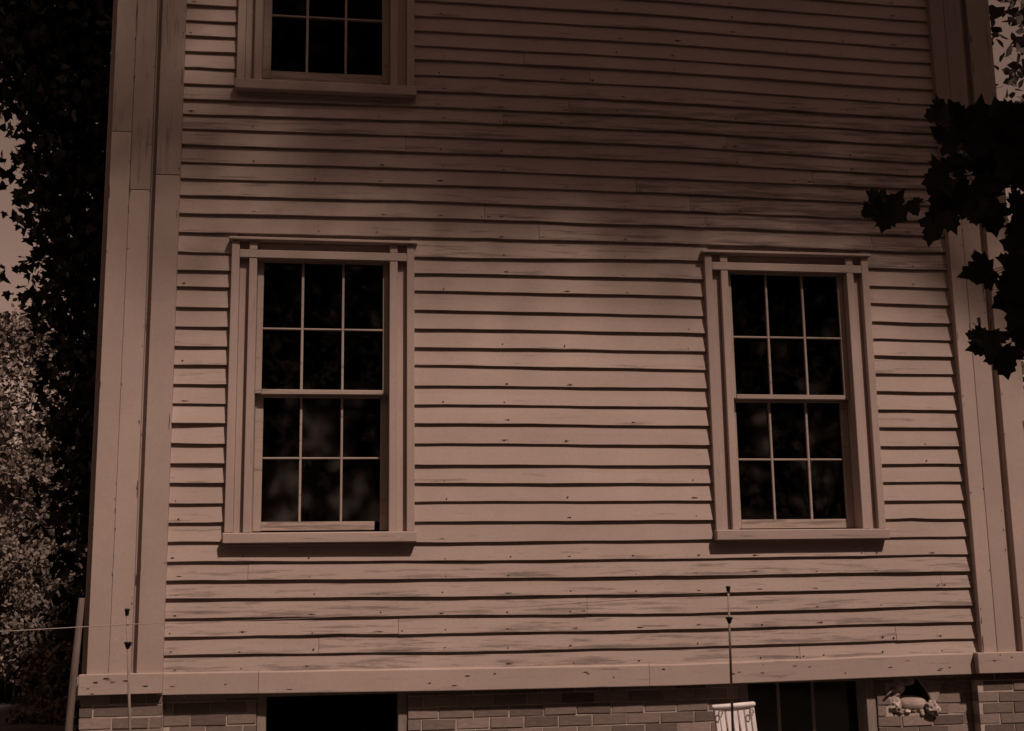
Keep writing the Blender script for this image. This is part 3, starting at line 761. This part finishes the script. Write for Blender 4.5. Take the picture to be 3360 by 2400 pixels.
z6 = lambda a, b_: (2760+a*.4926, 500+b_*.4926)
LV = [(235, 330, 190, 150, 20, 25), (330, 365, 210, 60, 25, -30), (290, 440, 190, 250, 15, 10), (170, 400, 120, 210, 35, 0), (400, 420, 120, 300, 50, 20), (490, 365, 120, 285, 20, 45),
      (640, 180, 230, 200, 20, 10), (660, 330, 250, 240, 10, -15), (635, 500, 240, 252, 0, 55), (720, 440, 200, 290, 10, 45), (780, 250, 230, 100, 25, 20), (740, 90, 180, 170, 10, 20),
      (830, 360, 200, 250, 20, 15), (930, 230, 240, 80, 35, 10), (960, 330, 230, 300, 10, -10), (1010, 440, 210, 280, 0, 20), (900, 400, 170, 265, 20, 50), (870, 60, 220, 190, 10, 10), (980, 80, 220, 60, 20, 20),
      (1100, 60, 230, 120, 10, 10), (1190, 130, 200, 20, 10, 20), (690, -90, 220, 150, 10, 20), (800, -120, 240, 100, 15, 10), (940, -60, 250, 200, 5, 10), (1080, -90, 250, 60, 15, 15), (1190, -60, 230, 10, 10, 10),
      (760, -230, 230, 120, 20, 10), (900, -220, 240, 80, 10, -15), (1040, -230, 240, 100, 10, 10), (1180, -240, 230, 40, 10, 10), (640, -250, 200, 190, 20, 10),
      (915, 805, 235, 188, 8, 18), (915, 1135, 85, 130, 35, 50), (900, 1230, 150, 165, 10, 30), (930, 1290, 190, 200, 10, 15), (1000, 1270, 170, 260, 15, 25), (1090, 1390, 210, 278, 5, 15),
      (1150, 620, 200, 170, 15, 10), (1110, 740, 180, 160, 20, 20), (1130, 850, 210, 195, 10, 10), (1110, 985, 220, 205, 10, 20), (1180, 1080, 220, 230, 10, 15), (1195, 920, 220, 300, 10, 10), (1200, 760, 200, 20, 15, 10),
      (1200, 1230, 180, 270, 20, 20), (1195, 500, 170, 330, 10, 20), (1060, 200, 150, 320, 45, 20), (1200, 330, 160, 10, 30, 20)]
for (a, b_, s_, ang, ti, ro) in LV:
    px, py = z6(a, b_); leaf(px, py, s_*.4926*1.22, ang+random.uniform(-6, 6), ti, ro, random.uniform(-.12, .12))

# -- unseen trees ringing the yard, massed to block low sky and darken the panes
def yard_tree(x, y, h, r):
    t = tag(empty('yard_tree', (x, y, GZ)), 'tall unseen tree of the yard edge, added to block sky light and mirrored in the panes', 'tree', 'trees across the yard')
    cs = []
    for _ in range(75):
        a = RNG.uniform(0, 2*PI); q = RNG.uniform(.1, 1)**.5; zz = RNG.uniform(.03, 1)
        w = r*(1.0 if zz < .6 else 1-(zz-.6)*1.7)
        cs.append((math.cos(a)*q*w, math.sin(a)*q*w, zz*h))
    leaves_mesh('crown', clusters(cs, 44, (.55, .55, .45)), .55, 'leaf_far', t, DIA, .3)
    V, Fc = trunk_geo((0, 0, -.2), (.2, .1, h*.9), .3, .06, [((0, 0, h*k), (random.uniform(-r, r)*.7, random.uniform(-r, r)*.7, h*(k+.15)), .09) for k in (.25, .35, .45, .55, .65)])
    mesh_obj('trunk', V, Fc, 'bark', t, True)
for (x, y, h, r) in ((-21, -12, 15, 4), (-17, -16, 16, 4.2), (-10.5, -18, 16.5, 4.2), (-4, -18.5, 17, 4.2), (2.5, -18.5, 16.5, 4.2), (9, -19, 17, 4.2), (15.5, -17.5, 16, 4.2), (21, -12, 16, 4),
                     (-13.5, -23, 18, 4.5), (-7, -24, 18, 4.5), (-.5, -24, 18.5, 4.5), (6, -24.5, 18, 4.5), (12.5, -24, 18.5, 4.5), (19, -22, 18, 4.5), (-20, -4, 14, 4), (20, -4, 15, 4)):
    yard_tree(x, y, h, r)
